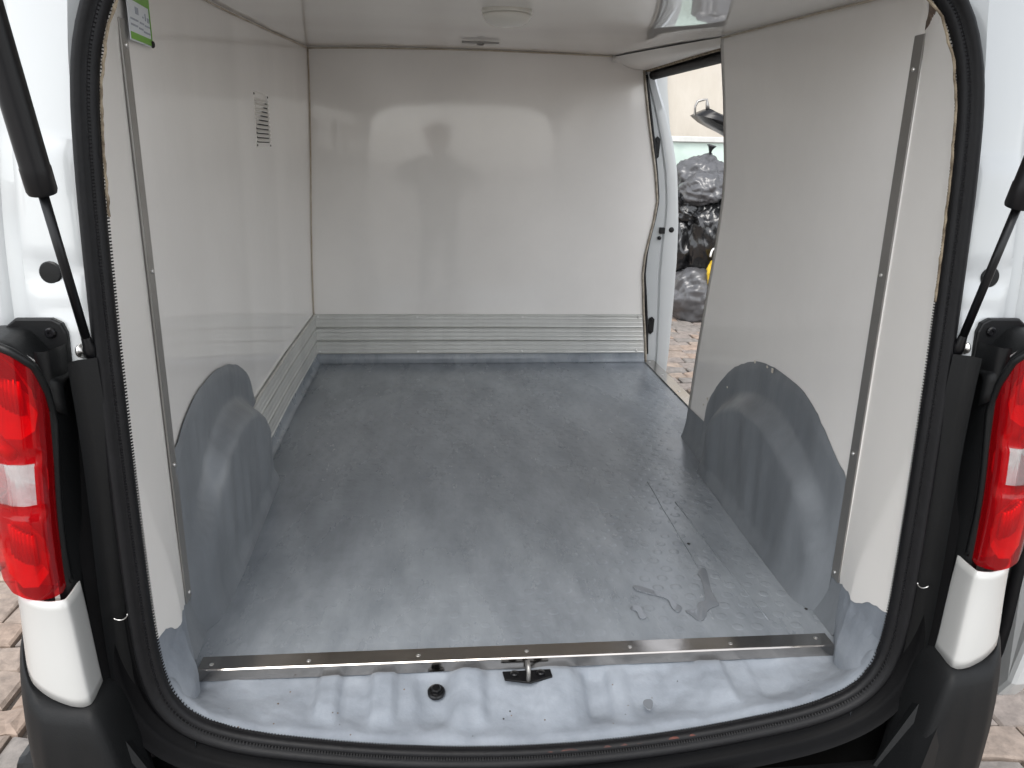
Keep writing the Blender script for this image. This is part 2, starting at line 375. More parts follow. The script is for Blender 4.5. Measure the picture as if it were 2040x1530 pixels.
# thickness of the insulated wall at the door edge
mk('wall_end_cap', grid(lambda z, u: (xr(1.2, z)+.006+u*.13, 1.207+.02*u, z), lin(0, 1.27, 30), (0, 1)), M['rubber'], van)
# grey skirting beside the door edge, with its sloping painted top
p0 = on_wall(1370, 806, 1); p1 = on_wall(1405, 838, 1)
mk('painted_skirting', grid(lambda t, v: (xr(lerp(1.198, .9, t), v*lerp(p0.z, p1.z, clamp(t*1.35)))-.0045 - .012*(1-v)**3, lerp(1.198, .9, t), v*lerp(p0.z, p1.z, clamp(t*1.35))), lin(0, 1, 12), lin(0, 1, 6)), M['arch'], van, smooth=True)

# ---- wheel arches: painted flange on the wall, rounded box bulging out of it
def arch(side, outline, base, label):
    X = (lambda y_, z: xl(y_, z)) if side < 0 else (lambda y_, z: xr(y_, z))
    pts = [on_wall(px, py, side) for px, py in outline]
    prof = [(p.y, p.z) for p in pts]
    f0, f1 = prof[0], prof[-1]
    prof = [(f0[0]+.012, 0)] + [(f0[0]+.006, f0[1]*.5)] + prof + [(.101, f1[1]*.55), (.10, 0)]
    P = [Vector(p) for p in prof]; P2 = []
    for i in range(len(P)-1):
        q0, q1, q2, q3 = P[max(0, i-1)], P[i], P[i+1], P[min(len(P)-1, i+2)]
        for s in range(4):
            t = s/4; P2.append(.5*((2*q1)+(q2-q0)*t+(2*q0-5*q1+4*q2-q3)*t*t+(3*q1-q0-3*q2+q3)*t**3))
    P2.append(P[-1])
    P2 = [p + Vector((.004*nz(i*.9, side*2.), .003*nz(i*.8, side*5.) if p.y > .01 else 0)) for i, p in enumerate(P2)]
    yc = .55
    def f(i, t):
        o = P2[i]; y_ = lerp(o.x, lerp(yc, o.x, .55), t) if t < 1 else lerp(yc, o.x, .55)
        y_ = lerp(o.x, yc, t*.86); z = max(0, lerp(o.y, 0, t))
        bx = interp(base, y_)                       # half width of the box at the floor
        wx = abs(X(y_, z)); D = max(0, wx-bx)*sm(.085, .17, y_)
        el = ((y_-.52)/.46)**2 + (z/.335)**2        # rounded box footprint
        d = D*sm(1.05, .76, el) + .004 + .0035*sm(0, .04, t)
        ripple = .014*sm(1.0, .5, el)*nz(y_*9+side, z*1.6, 2) + .003*nz(y_*22, z*6, 7)*sm(0, .1, t)
        x = X(y_, z) + (-side)*(d + max(-.003, ripple)*sm(0, .07, z) + .012*(1-sm(0, .05, z))*sm(.09, .2, y_))
        return (x, y_, z)
    o = mk('wheel_arch', grid(f, range(len(P2)), lin(0, 1, 34)), M['arch'], van, smooth=True)
    tag(o, label); return o
arch(-1, [(527, 862), (515, 825), (502, 783), (494, 752), (480, 734), (460, 725), (430, 735), (405, 760), (385, 788), (365, 832), (350, 880), (338, 930)], [(.07, .640), (.36, .638), (.87, .655), (.95, .70)], 'left wheel arch under a blue-grey coating')
arch(1, [(1405, 838), (1411, 806), (1430, 770), (1460, 736), (1485, 724), (1510, 720), (1535, 727), (1560, 742), (1600, 775), (1625, 812), (1640, 842), (1670, 912), (1691, 968)], [(.07, .628), (.46, .634), (.88, .645), (.96, .68)], 'right wheel arch under a scuffed blue-grey coating')

# ---- ceiling
ce = mk('ceiling_lining', grid(lambda u, y_: (u*lerp(.66, .76, clamp((y_)/2.2)), y_, zc(y_, u*.7)+.0015*math.sin(y_*4+u*2)), lin(-1, 1, 40), lin(-.06, BY+.02, 70)), M['ceil'], van, smooth=True)
tag(ce, 'glossy white ceiling lining')
# dirty sealant along the ceiling joints
seam = mat('joint_sealant', (.62, .57, .48), .7, c2=(.42, .34, .25), vscale=12)
mk('ceiling_seam', tube([(xl(y_, zc(y_, .7))+.004, y_, zc(y_, .7)-.004+.001*nz(y_*9)) for y_ in lin(.1, 2.2, 50)], .0020, 6), seam, van, smooth=True)
mk('ceiling_seam', tube([(xr(y_, zc(y_, .7))-.004, y_, zc(y_, .7)-.004+.001*nz(y_*9, 3)) for y_ in lin(.1, 1.2, 40)], .0020, 6), seam, van, smooth=True)
mk('ceiling_seam', tube([(x, BY-.005, zc(BY, x)-.004+.001*nz(x*9, 5)) for x in lin(-.7, .57, 40)], .003, 6), seam, van, smooth=True)
mk('corner_seam', tube([(xl(2.2, z)+.003, BY-.004, z) for z in lin(.226, 1.33, 40)], .003, 6), seam, van, smooth=True)
# cove above the side door
E1 = [Vector((lerp(.695, .575, t), lerp(1.2, BY-.003, t), zc(lerp(1.2, BY, t), .62)-.003)) for t in lin(0, 1, 14)]
E2 = [Vector((lerp(.712, .722, t), lerp(1.2, BY-.003, t), lerp(1.262, 1.286, t))) for t in lin(0, 1, 14)]
mk('header_cove', grid(lambda i, u: E1[i].lerp(E2[i], u) + Vector((-.012, 0, -.014))*math.sin(u*PI), range(14), lin(0, 1, 8)), M['pillar'], van, smooth=True)
mk('header_cap', join(tube([(.572, BY-.006, 1.327), (.61, BY-.008, 1.322), (.66, BY-.008, 1.312), (.718, BY-.008, 1.296)], .0135, 10)), M['pillar'], van, smooth=True)
mk('header_edge_trim', tube([E2[i]+Vector((0, 0, -.002+.002*nz(i*1.3))) for i in range(14)], .006, 8), M['foam'], van, smooth=True)
mk('header_seal', tube([E2[i]+Vector((.03, .0, -.018)) for i in range(14)], .020, 8), M['rubber'], van, smooth=True)
mk('header_rail', extrude([(.745, 1.15, 1.25), (.785, 1.15, 1.25), (.785, 1.15, 1.33), (.745, 1.15, 1.33)], (0, 1.12, .03)), M['blk'], van)
# ceiling lamp and bracket
pl = at(1010, 20, (0, 0, 1), 1.276); lc = Vector((pl.x, pl.y, zc(pl.y, pl.x)+.003))
lamp = mk('ceiling_lamp', lathe(lc, (0, 0, -1), [(.060, 0), (.0625, .004), (.0625, .012), (.060, .0145), (.0575, .0145), (.0575, .016)], 36), M['lampw'], van, smooth=True, auto=35)
mk('lamp_cover', lathe(lc+Vector((0, 0, -.0155)), (0, 0, -1), [(.0605, 0), (.060, .005), (.054, .014), (.040, .022), (.018, .026), (0, .0265)], 36), M['lampw'], lamp, smooth=True)
pb = at(957, 92, (0, 0, 1), 1.31); bz = zc(pb.y, pb.x)
br = mk('ceiling_bracket', extrude([(pb.x-.068, pb.y-.009, bz-.003), (pb.x-.012, pb.y-.013, bz-.003), (pb.x, pb.y-.017, bz-.003), (pb.x+.012, pb.y-.013, bz-.003), (pb.x+.068, pb.y-.007, bz-.003), (pb.x+.068, pb.y+.007, bz-.003), (pb.x, pb.y+.014, bz-.003), (pb.x-.068, pb.y+.009, bz-.003)], (0, 0, -.007)), M['trim'], van, bevel=.002)
mk('bracket_loop', tube([(pb.x-.012, pb.y, bz-.01), (pb.x-.008, pb.y, bz-.014), (pb.x+.008, pb.y, bz-.014), (pb.x+.012, pb.y, bz-.01)], .003, 8), M['trim'], br, smooth=True)

# ---- rear pillars (white above, grey coating below)
def pillar_pt(side, z, u):
    zz = clamp(z, -.05, 1.23); w_ = interp([(q, p) for p, q in HALF if q > .09], zz) if zz > .09 else lerp(.62, .628, 1)
    if zz <= .09: w_ = interp([(q, p) for p, q in HALF[7:12]], zz)
    C = Vector((w_+.003, yS(zz)+.004)); A = Vector((.657, .082)); 
    if z < .08: A = A.lerp(Vector((.640, .040)), sm(.08, -.02, z))
    m_ = lerp(1, .42, sm(.55, .12, z)); mid = A.lerp(C, m_) + Vector((-.020, .004))*(1-m_)
    m_ = min(m_, .985)
    p = A.lerp(mid, u/m_) if u < m_ else mid.lerp(C, (u-m_)/(1-m_))
    return Vector((side*p.x, p.y, z))
def jag(side, u): return .097 + .068*u + (.006*nz(u*9+side*3, 1.7) + .003*nz(u*31, side*2.)) - (.016*sm(.3, .5, u)*sm(.75, .5, u))
US = sorted(set(lin(0, 1, 29) + [.42]))
for side in (-1, 1):
    nm = 'left' if side < 0 else 'right'
    o = mk('rear_pillar_lining', grid(lambda u, v: pillar_pt(side, lerp(jag(side, u), 1.24, v), u), US, lin(0, 1, 60)), M['pillar'], van, smooth=True, auto=14)
    tag(o, 'white lining of the %s rear pillar with a ragged lower edge' % nm)
    o = mk('pillar_coating', grid(lambda u, v: pillar_pt(side, lerp(-.07, jag(side, u), v), u) + Vector((side*.002, .001, 0)), US, lin(0, 1, 16)), M['coat'], van, smooth=True, auto=25)
    mk('corner_coating', grid(lambda y_, v: Vector((side*(abs(xl(y_, 0) if side < 0 else xr(y_, 0)) - .0025 - .02*(1-v)**3), y_, v*lerp(.15, .34, sm(.08, .25, y_)))), lin(.03, .30, 10), lin(0, 1, 10)), M['arch'], van, smooth=True)
    # aluminium corner strip with screws
    x0 = side*.657
    zt = 1.128 if side < 0 else 1.145
    o = mk('corner_strip', join(box((min(x0-side*.006, x0-side*.0025), .078, .10), (max(x0-side*.006, x0-side*.0025), .100, zt)), box((min(x0-side*.0065, x0-side*.003), .070, .10), (max(x0-side*.0065, x0-side*.003), .0785, zt))), M['trim'], van, bevel=.0008)
    for z in (.115, .38, .735, 1.09): screw((x0-side*.006, .088, z), (-side, 0, 0), o, .0042, .0022)
    # dark slot near the top of the pillar, and the ragged edge of the lining beside the seal
    gap = [pillar_pt(side, 1.150+.010*u, u) + Vector((-side*.0012, -.0012, 0)) for u in lin(.02, .93, 8)]
    gap += [pillar_pt(side, 1.164+.012*u, u) + Vector((-side*.0012, -.0012, 0)) for u in lin(.93, .02, 8)]
    mk('lining_gap', (gap, [(i, i+1, 14-i, 15-i) for i in range(7)]), M['wood'], van)
    ed = [pillar_pt(side, z, 1.0) + Vector((-side*(.004+.0035*abs(nz(z*40, side))), -.001, 0)) for z in lin(.84 if side < 0 else .72, 1.235, 60)]
    mk('ragged_lining_edge', tube(ed, [.0020+.0018*abs(nz(i*.7, side*4)) for i in range(60)], 6), M['foam'], van)
# lining across the top of the opening
mk('top_lining', grid(lambda u, v: (u, lerp(yS(1.23), -.0, v), lerp(1.232-.10*sm(.5, .64, abs(u)), zc(0, u)+.002, v)), lin(-.64, .64, 30), lin(0, 1, 6)), M['pillar'], van, smooth=True)

# ---- rear sill: coated, lumpy pressing between the steel plate and the seal
def seal_z(x): return interp([(p, q) for p, q in HALF[:10]], abs(x))
def sill(x, v):
    ye = yS(seal_z(x)) - .006 - .012*math.cos(clamp(x/.62, -1, 1)*PI/2); y_ = lerp(.034, ye, v)
    ze = seal_z(x)
    z = lerp(-.020, ze, sm(.25, 1, v)**.8) 
    z -= .014*math.sin(clamp((v-.15)/.7)*PI)*(1-.3*abs(x)/.6)
    for (bx, hw, dp) in ((-.375, .028, .011), (-.275, .030, .012), (-.175, .05, -.008), (-.12, .045, .013), (.05, .05, .008), (.13, .03, -.012), (.235, .06, -.006), (.36, .035, .010), (.47, .04, -.007)):
        z += 1.5*dp*sm(hw, hw*.5, abs(x-bx))*sm(.14, .26, v)*sm(.80, .55, v)
    z += (.0050*nz(x*11, v*2.6) + .0030*nz(x*30, v*6, 3) + .0014*nz(x*70, v*15, 6))*sm(1, .8, v) - .006*sm(.8, 1, v)
    return Vector((x, y_, max(z, lerp(-.09, ze, v*.5+.2)-.02)))
so_ = mk('rear_sill', grid(sill, lin(-.628, .628, 170), lin(0, 1, 34)), M['coat'], van, smooth=True)
tag(so_, 'lumpy light grey coated rear sill')
# worn rusty line beside the seal
ru = []
for x in lin(-.02, .30, 30):
    p = sill(x, .985); ru.append(p + Vector((0, -.004, .002+.001*nz(x*60))))
mk('worn_edge', tube(ru, [.0025+.0015*nz(i*.9) for i in range(30)], 6), M['rust'], so_)
# steel threshold plate
pz = .0045
plate = mk('threshold_plate', extrude([(-.62, .037, .0018), (-.62, .037, pz), (-.62, -.002, pz+.0005), (-.62, -.0045, pz-.002), (-.62, -.0055, -.019), (-.62, -.003, -.019), (-.62, -.0015, .0015)], (1.24, 0, 0)), M['steel'], van, bevel=.0006)
tag(plate, 'polished steel threshold plate with small screws')
for px, py in ((421, 1325), (615, 1317), (833, 1306), (1049, 1297), (1255, 1289), (1455, 1282), (1625, 1271)):
    p = at(px, py, (0, 0, 1), pz); screw((p.x, clamp(p.y, .012, .03), pz), (0, 0, 1), plate, .0045, .0014)
# latch striker and rubber buffer bolt
lp = at(1050, 1358, (0, 0, 1), -.03)
lx, ly, lz = lp.x, lp.y, -.022
ls = mk('latch_striker', extrude([(lx-.047, ly+.010, lz+.006), (lx+.046, ly+.012, lz+.006), (lx+.048, ly-.006, lz+.003), (lx+.004, ly-.018, lz), (lx-.044, ly-.010, lz+.003)], (0, 0, .004)), M['gloss'], van, bevel=.001)
mk('striker_loop', tube([(lx+.001, ly-.012, lz), (lx+.001, ly-.013, lz+.022), (lx+.001, ly-.008, lz+.031), (lx+.001, ly+.004, lz+.034), (lx+.001, ly+.012, lz+.028), (lx+.001, ly+.012, lz)], .0042, 10), M['trim'], ls, smooth=True)
for dx in (-.024, .026): mk('rivet', lathe((lx+dx, ly+.003, lz+.008), (0, 0, 1), [(.0085, 0), (.008, .003), (.004, .0045), (0, .005)], 14), M['gloss'], ls, smooth=True)
bp = at(869, 1376, (0, 0, 1), -.035)
bo = mk('buffer_bolt', lathe((bp.x, bp.y, -.040), (0, -.25, 1), [(.0165, 0), (.0165, .005), (.0145, .0075), (.010, .0085)], 20), M['gloss'], van, smooth=True, auto=30)
mk('hex_head', lathe((bp.x, bp.y-.002, -.034), (0, -.25, 1), [(.0098, 0), (.0098, .008), (.008, .0105), (0, .0105)], 6), M['gloss'], bo)

# ---- vent grille and sign on the left wall
pts = [on_wall(*q, -1) for q in ((509, 183), (531, 188), (531, 291), (510, 292))]
y0, y1 = min(p.y for p in pts), max(p.y for p in pts); y1 = max(y1, y0+.055); z0, z1 = pts[3].z, pts[0].z
vx = xl((y0+y1)/2, (z0+z1)/2)
vg = mk('vent_grille', join(box((vx-.004, y0, z0), (vx+.003, y0+.006, z1)), box((vx-.004, y1-.006, z0), (vx+.003, y1, z1)), box((vx-.004, y0+.006, z0), (vx+.003, y1-.006, z0+.012)), box((vx-.004, y0+.006, z1-.016), (vx+.003, y1-.006, z1))), M['pillar'], van, bevel=.0008)
mk('vent_opening', box((vx-.003, y0+.006, z0+.012), (vx+.0004, y1-.006, z1-.016)), M['dark'], vg)
ns_ = 10; hh = (z1-.016-z0-.012)/ns_
for i in range(ns_):
    zb = z0+.012+hh*i
    mk('slat', extrude([(vx+.0005, y0+.006, zb+hh*.62), (vx+.0066, y0+.006, zb+hh*.22), (vx+.0074, y0+.006, zb+hh*.22+.0015), (vx+.0016, y0+.006, zb+hh*.97)], (0, y1-y0-.012, 0)), M['pillar'], vg)
for yy in (y0+.004, y1-.004):
    for zz in (z0+.004, z1-.006): screw((vx+.003, yy, zz), (1, 0, 0), vg, .0035, .002, m=M['dark'])
q = [on_wall(*c, -1) + Vector((.004, 0, 0)) for c in ((245, 78), (296, 95))]
ya, yb = q[0].y, q[1].y; zb0, zb1 = q[0].z, q[1].z
def sp(u, h, o=0.):        # u along the sign, h up, o proud of it
    return Vector((lerp(q[0].x, q[1].x, u)+o+.006*(1-u), lerp(ya, yb, u), lerp(zb0, zb1, u)+h*.62))
def squad(u0, u1, h0, h1, o, th=.0008): return extrude([sp(u0, h0, o), sp(u1, h0, o), sp(u1, h1, o), sp(u0, h1, o)], (th, 0, 0))
sg = mk('sign_plate', squad(0, 1, 0, .22, .001, .002), M['signw'], van)
tag(sg, 'small white and green sign high on the left wall')
mk('green_band', squad(.0, .97, .003, .020, .0032), M['green'], sg)
mk('green_band', squad(.0, .97, .098, .125, .0032), M['green'], sg)
mk('green_border', squad(.965, 1, 0, .22, .0034), M['green'], sg)
for (u0, u1, h0, h1) in ((.05, .40, .050, .0545), (.46, .66, .049, .0535), (.70, .95, .047, .0515), (.05, .35, .036, .0405), (.40, .6, .034, .0385), (.62, .93, .030, .0345), (.30, .44, .068, .085), (.62, .67, .066, .070), (.74, .78, .062, .080), (.84, .93, .060, .072)):
    mk('printed_line', squad(u0, u1, h0, h1, .0033, .0004), M['signg'], sg)
for u0, ch in ((.14, 'r'), (.30, 'u'), (.52, 'c'), (.72, 'i')):
    cu = bpy.data.curves.new('t', 'FONT'); cu.body = ch; cu.size = .085; ob = bpy.data.objects.new('t', cu); col.objects.link(ob)
    me = bpy.data.meshes.new_from_object(ob.evaluated_get(bpy.context.evaluated_depsgraph_get())); bpy.data.objects.remove(ob)
    W_ = (yb-ya); vs_ = [sp(u0 + v.co.x/W_, v.co.y+.142, .0034) for v in me.vertices]
    mk('printed_letter', (vs_, [tuple(p.vertices) for p in me.polygons]), M['signb'], sg)
screw(sp(.97, .008, .003), (1, 0, 0), sg, .006, .004, m=M['dark'])

# ---- outside of the van round the opening
n = len(FR)
low = [i for i in range(n) if FR[i][0].y < .625]
i0 = max(i for i in low if FR[i][0].x > 0); i1 = min(i for i in low if FR[i][0].x < 0)
sel_low = list(range(i1, n)) + list(range(0, i0+1))
sel_up_r = list(range(i0, n//2+1)); sel_up_l = list(range(n//2, i1+1))
jam = [(.026, -.012), (.036, -.010), (.040, -.004), (.046, -.003), (.051, -.010), (.058, -.012), (.064, .004), (.070, .010), (.080, .012), (.088, .020)]
mk('lower_jamb', sweep_loop(jam, sel_low), M['jamb'], van, smooth=True)
# upper body jamb, white: profile (x, y) swept up the pillar
def jamb_up(side):
    prof = [(.650, .02), (.662, .010), (.672, -.002), (.70, -.006), (.745, -.004), (.766, .004), (.772, .014), (.795, .018), (.803, .008), (.815, .006), (.855, .03), (.895, .09), (.93, .25), (.95, .6)]
    def f(z, j):
        x, dy = prof[j]; s = sm(.925, .955, z)*.010*sm(.665, .69, x)*sm(.79, .75, x)
        s2 = .006*sm(.70, .685, z)*sm(.665, .675, x)*sm(.72, .70, x)
        # dished ring round the rubber plug
        r = math.hypot(x-.727, z-.76); s += .006*sm(.036, .026, r)
        lean = .07*sm(.75, 1.3, z)*sm(.7, .9, x)
        return Vector((side*(x - lean - (.012 if x < .7 else 0)*sm(1.02, 1.2, z)), yS(z) + dy + s - s2, z))
    return grid(f, sorted(lin(.612, 1.30, 70)), range(len(prof)))
for side in (-1, 1):
    nm = 'left' if side < 0 else 'right'
    bj = mk('body_jamb', jamb_up(side), M['body'], van, smooth=True, auto=50)
    tag(bj, 'white painted body pillar beside the %s of the opening' % nm)
    # rubber plug
    px_, pyy = (.727, .76)
    mk('rubber_plug', lathe((side*px_, yS(pyy)+.002, pyy), (side*.1, -1, 0), [(.0165, 0), (.0165, .003), (.0145, .0045), (.0, .005)], 24), M['blk'], bj, smooth=True, auto=30)
    # side skin of the body
    if side < 0: mk('body_side', grid(lambda y_, z: (-(.95 - .09*sm(.55, 1.4, z)) , y_, z), lin(.6, 3.4, 12), lin(-.32, 1.40, 20)), M['body'], van, smooth=True)
    else: mk('body_side', grid(lambda y_, z: ((.95 - .09*sm(.55, 1.4, z)), y_, z), lin(.6, 1.27, 8), lin(-.32, 1.40, 20)), M['body'], van, smooth=True)
    # inner wall of the lamp recess and lamp bracket
    RC = [(.690, -.104), (.704, -.112), (.712, -.120), (.722, -.140), (.734, -.160), (.737, -.172), (.750, -.172)]
    mk('lamp_recess', grid(lambda z, j: Vector((side*(RC[j][0] - .020*sm(.30, .66, z)*sm(.705, .735, RC[j][0])), RC[j][1], z)), lin(.10, .66, 20), range(7)), M['blk'], van, smooth=True)
    def brk(u, v):            # u outward, v from the pillar towards the lamp face, then down over it
        x = lerp(.706, .90, u); yo = interp([(.70, -.150), (.74, -.188), (.785, -.192), (.83, -.160), (.87, -.09), (.90, -.03)], x)
        zt_ = .612 + .072*sm(-.05, .32, u) - .012*sm(.4, 1, u)
        y_ = lerp(-.112, yo, min(1, v*1.3)); z = zt_ - .010*v - (.0 if v < .7 else .045*((v-.7)/.3)**1.5)
        return Vector((side*x, y_, z))
    bk_ = mk('lamp_bracket', grid(brk, lin(0, 1, 24), lin(0, 1, 14)), M['blk'], van, smooth=True, solid=.003)
    tabp = extrude([(side*.706, -.122, .60), (side*.706, -.122, .675), (side*.712, -.122, .690), (side*.725, -.122, .697), (side*.775, -.122, .697), (side*.79, -.122, .685), (side*.79, -.122, .60)], (0, .012, 0))
    tb = mk('bracket_tab', tabp, M['blk'], bk_, bevel=.003)
    screw((side*.728, -.1225, .676), (0, -1, 0), tb, .008, .004, m=M['gloss'])
    # ---- tail lamp
    LP = [(.738, -.164), (.740, -.182), (.747, -.196), (.764, -.204), (.785, -.202), (.806, -.192), (.828, -.172), (.848, -.142), (.868, -.10), (.888, -.04), (.905, .03)]
    LT = [(0, .555), (.06, .60), (.16, .642), (.3, .668), (.5, .686), (1, .70)]; LB = [(0, .292), (.1, .284), (.3, .284), (.5, .292), (.7, .315), (1, .34)]
    def lens(u, v, off=0.):
        i = u*(len(LP)-1); k = min(int(i), len(LP)-2); a = Vector(LP[k]).lerp(Vector(LP[k+1]), i-k)
        z = lerp(interp(LB, u), interp(LT, u), v)
        t_ = (Vector(LP[min(k+1, len(LP)-1)])-Vector(LP[max(k-0, 0)])).normalized(); nr = Vector((-t_.y, t_.x))
        bul = .006*math.sin(v*PI)
        x = a.x - .020*sm(.30, .66, z) - off*.35*sm(.25, .6, u); y_ = a.y - bul + off
        groove = .004*(sm(.014, .004, abs(z-.427-.008*u)) + sm(.014, .004, abs(z-.513+.004*u)))*sm(.12, .2, u)
        return Vector((side*x, y_ + groove, z))
    def lensz(u, z, off=0.): return lens(u, (z-interp(LB, u))/(interp(LT, u)-interp(LB, u)), off)
    us = lin(0, 1, 50); ZL, ZH, UC = .441, .504, .22
    uin = [u for u in us if u < UC] + [UC]; uout = [UC] + [u for u in us if u > UC]
    tl = mk('tail_light', grid(lambda u, v: lens(u, v, .030), lin(0.2, 1, 12), lin(.02, .98, 14)), M['reflector'], van)
    tag(tl, '%s tail light with red lenses and a clear middle window' % nm)
    mk('red_lens', join(grid(lambda u, t: lensz(u, lerp(interp(LB, u), ZL, t)), uin+uout[1:], lin(0, 1, 30)), grid(lambda u, t: lensz(u, lerp(ZL, ZH, t)), uin, lin(0, 1, 12)), grid(lambda u, t: lensz(u, lerp(ZH, interp(LT, u), t)), uin+uout[1:], lin(0, 1, 30))), M['red'], tl, smooth=True)
    mk('clear_lens', grid(lambda u, t: lensz(u, lerp(ZL, ZH, t), .0012), uout, lin(0, 1, 12)), M['clear'], tl, smooth=True)
    mk('window_frame', tube([lensz(1, ZL), *[lensz(u, ZL) for u in uout[::-1]], *[lensz(UC, z) for z in lin(ZL, ZH, 8)], *[lensz(u, ZH) for u in uout]], .0022, 6), M['reflector'], tl, smooth=True)
    mk('lamp_rim', tube([lens(0, v, .002) for v in lin(0, 1, 24)] + [lens(u, 1, .002) for u in lin(.03, 1, 30)], .006, 8), M['blk'], tl, smooth=True)
    # reflector bowls behind the lens
    for (uc, vz, hz, wz) in ((.42, .60, .055, .24), (.42, .36, .055, .24)):
        vv = (vz-.285)/.39
        mk('reflector_bowl', grid(lambda a, r: lens(clamp(uc + wz*r*math.cos(a), .02, 1), clamp(vv + .16*r*math.sin(a), .02, .98), .006+.022*(1-r*r)), lin(0, 2*PI, 13), lin(0.02, 1, 5)), M['reflector'], tl)
        for k in range(7):
            uu = uc-.10+.034*k
            mk('optic_rib', tube([lens(uu, vv-.06, .018), lens(uu, vv+.07, .018)], .004, 6), M['reflector'], tl, smooth=True)
    mk('inner_wall', grid(lambda j, v: lens([.17, .2][j], v, [.004, .026][j]), (0, 1), lin(.05, .9, 14)), M['reflector'], tl)
    mk('amber_bulb', tube([lens(.42, .57, .014), lens(.62, .575, .014)], .009, 10), M['amber'], tl, smooth=True)
    # ---- white corner panel below the lamp
    CPp = [(.731, -.150), (.729, -.165), (.727, -.196), (.732, -.205), (.755, -.208), (.785, -.199), (.815, -.178), (.842, -.142), (.866, -.095), (.89, -.03), (.94, .3)]
    CPs = []
    for k in range(len(CPp)-1):
        q0, q1, q2, q3 = (Vector(CPp[clamp(k+d, 0, len(CPp)-1)]) for d in (-1, 0, 1, 2))
        for w_ in range(4):
            t = w_/4; CPs.append(.5*((2*q1)+(q2-q0)*t+(2*q0-5*q1+4*q2-q3)*t*t+(3*q1-q0-3*q2+q3)*t**3))
    CPs.append(Vector(CPp[-1]))
    def cpf(j, v):
        x, y_ = CPs[j]; x = .72 + (x-.72)*.88; zt = .285 + .006*sm(.8, .95, x); zb = interp([(.72, .112), (.726, .106), (.735, .105), (.75, .109), (.77, .118), (.79, .130), (.82, .143), (.86, .153), (.95, .16)], x)
        z = lerp(zb, zt, v); return Vector((side*(x - .017*(1-v)*sm(.80, .74, x)), y_ - .012*sm(.28, .10, z), z))
    o = mk('corner_panel', grid(cpf, range(len(CPs)), lin(0, 1, 12)), M['bodyb'], van, smooth=True, auto=28, solid=.003)
    tag(o, 'white painted corner panel under the %s tail light' % nm)
    # trim between the jamb and the corner panel
    mk('jamb_trim', grid(lambda z, j: Vector((side*[.668, .684, .690, .697][j] + side*.004*math.sin(z*9), -.128 + [.0, -.010, -.014, -.03][j], z)), lin(-.03, .64, 20), range(4)), M['blk'], van, smooth=True)
    # drain hook in the lower jamb
    mk('wire_hook', tube([(side*(.677+.013*math.cos(a)), -.150, .225+.013*math.sin(a)) for a in lin(PI*1.05, PI*1.75, 10)] if side < 0 else [(side*(.677+.013*math.cos(a)), -.150, .235+.013*math.sin(a)) for a in lin(PI*1.05, PI*1.75, 10)], .0011, 6), M['screw'], van, smooth=True)
    # ---- gas strut
    L0 = Vector((side*.677, -.122, .648)); d_ = Vector((0, -.30, 1)).normalized()
    pj = Vector((side*.700, -.118, .648))
    stp = L0 + d_*.240; top = L0 + d_*.80
    gs = mk('gas_strut', tube([stp, stp+d_*.004, stp+d_*.034, stp+d_*.036, top], [.0172, .0186, .0186, .0178, .0178], 20), M['strut'], van, smooth=True, auto=40)
    tag(gs, 'black gas strut on the %s of the opening' % nm)
    mk('piston_rod', tube([L0+d_*.012, stp], .0064, 14), M['strut'], gs, smooth=True)
    mk('ball_socket', lathe(L0-d_*.010, d_, [(.006, 0), (.0095, .003), (.0095, .017), (.0075, .022), (.0065, .034), (.0055, .036)], 16), M['strut'], gs, smooth=True)
    mk('ball_stud', lathe(L0, (side, .35, 0), [(.005, 0), (.005, .012), (.011, .0125), (.011, .016)], 14), M['screw'], gs, smooth=True)
    mk('end_fitting', lathe(top, d_, [(.013, 0), (.009, .01), (.009, .04), (0, .045)], 14), M['strut'], gs, smooth=True)
# scrape on the left jamb
mk('scrape_mark', extrude([(-.786, -.1010, .90), (-.783, -.1015, .905), (-.787, -.1010, .885), (-.789, -.1, .865), (-.788, -.1, .845), (-.791, -.1, .845), (-.792, -.1, .868), (-.790, -.1, .888)], (0, -.004, 0)), M['mark'], van)

# ---- bumper
def bumper(x, j):
    ax = abs(x); cz = sm(.625, .705, ax); top = lerp(-.105, .108, cz) + .035*sm(.78, .9, ax)
    bow = lerp(-.325, -.232, sm(.45, .74, ax)); 
    if ax > .74: bow = interp([(.74, -.232), (.79, -.222), (.825, -.198), (.855, -.158), (.885, -.105), (.91, -.05), (.935, .03), (.955, .15)], ax)
    inn = lerp(-.165, -.125, cz); 
    inn = max(inn, bow+.03) if ax < .80 else bow + .03
    x = math.copysign(.72 + (ax-.72)*.88, x) if ax > .72 else x
    P = [(inn, top-.05*(1-cz)), (inn-.012, top), (lerp(inn, bow, .55), top+.002), (bow+.008, top-.004), (bow-.004, top-.018), (bow-.012, top-.09), (bow-.014, top-.2), (bow+.01, -.33), (bow+.06, -.36)]
    y_, z = P[j]; return Vector((x, y_, z))
xs = lin(-.955, -.86, 12) + lin(-.85, -.60, 26) + lin(-.58, .58, 24) + lin(.60, .85, 26) + lin(.86, .955, 12)
o = mk('rear_bumper', grid(bumper, xs, range(9)), M['bump'], van, smooth=True, sub=1)
tag(o, 'matt black plastic rear bumper')
for side in (-1, 1):   # dark recess at each inner bumper corner
    mk('bumper_step', extrude([(side*.60, -.20, -.118), (side*.672, -.185, .02), (side*.694, -.20, .075), (side*.700, -.228, .06), (side*.668, -.262, -.10), (side*.61, -.29, -.118)], (side*.006, -.006, .004)), M['blk'], van, bevel=.004)

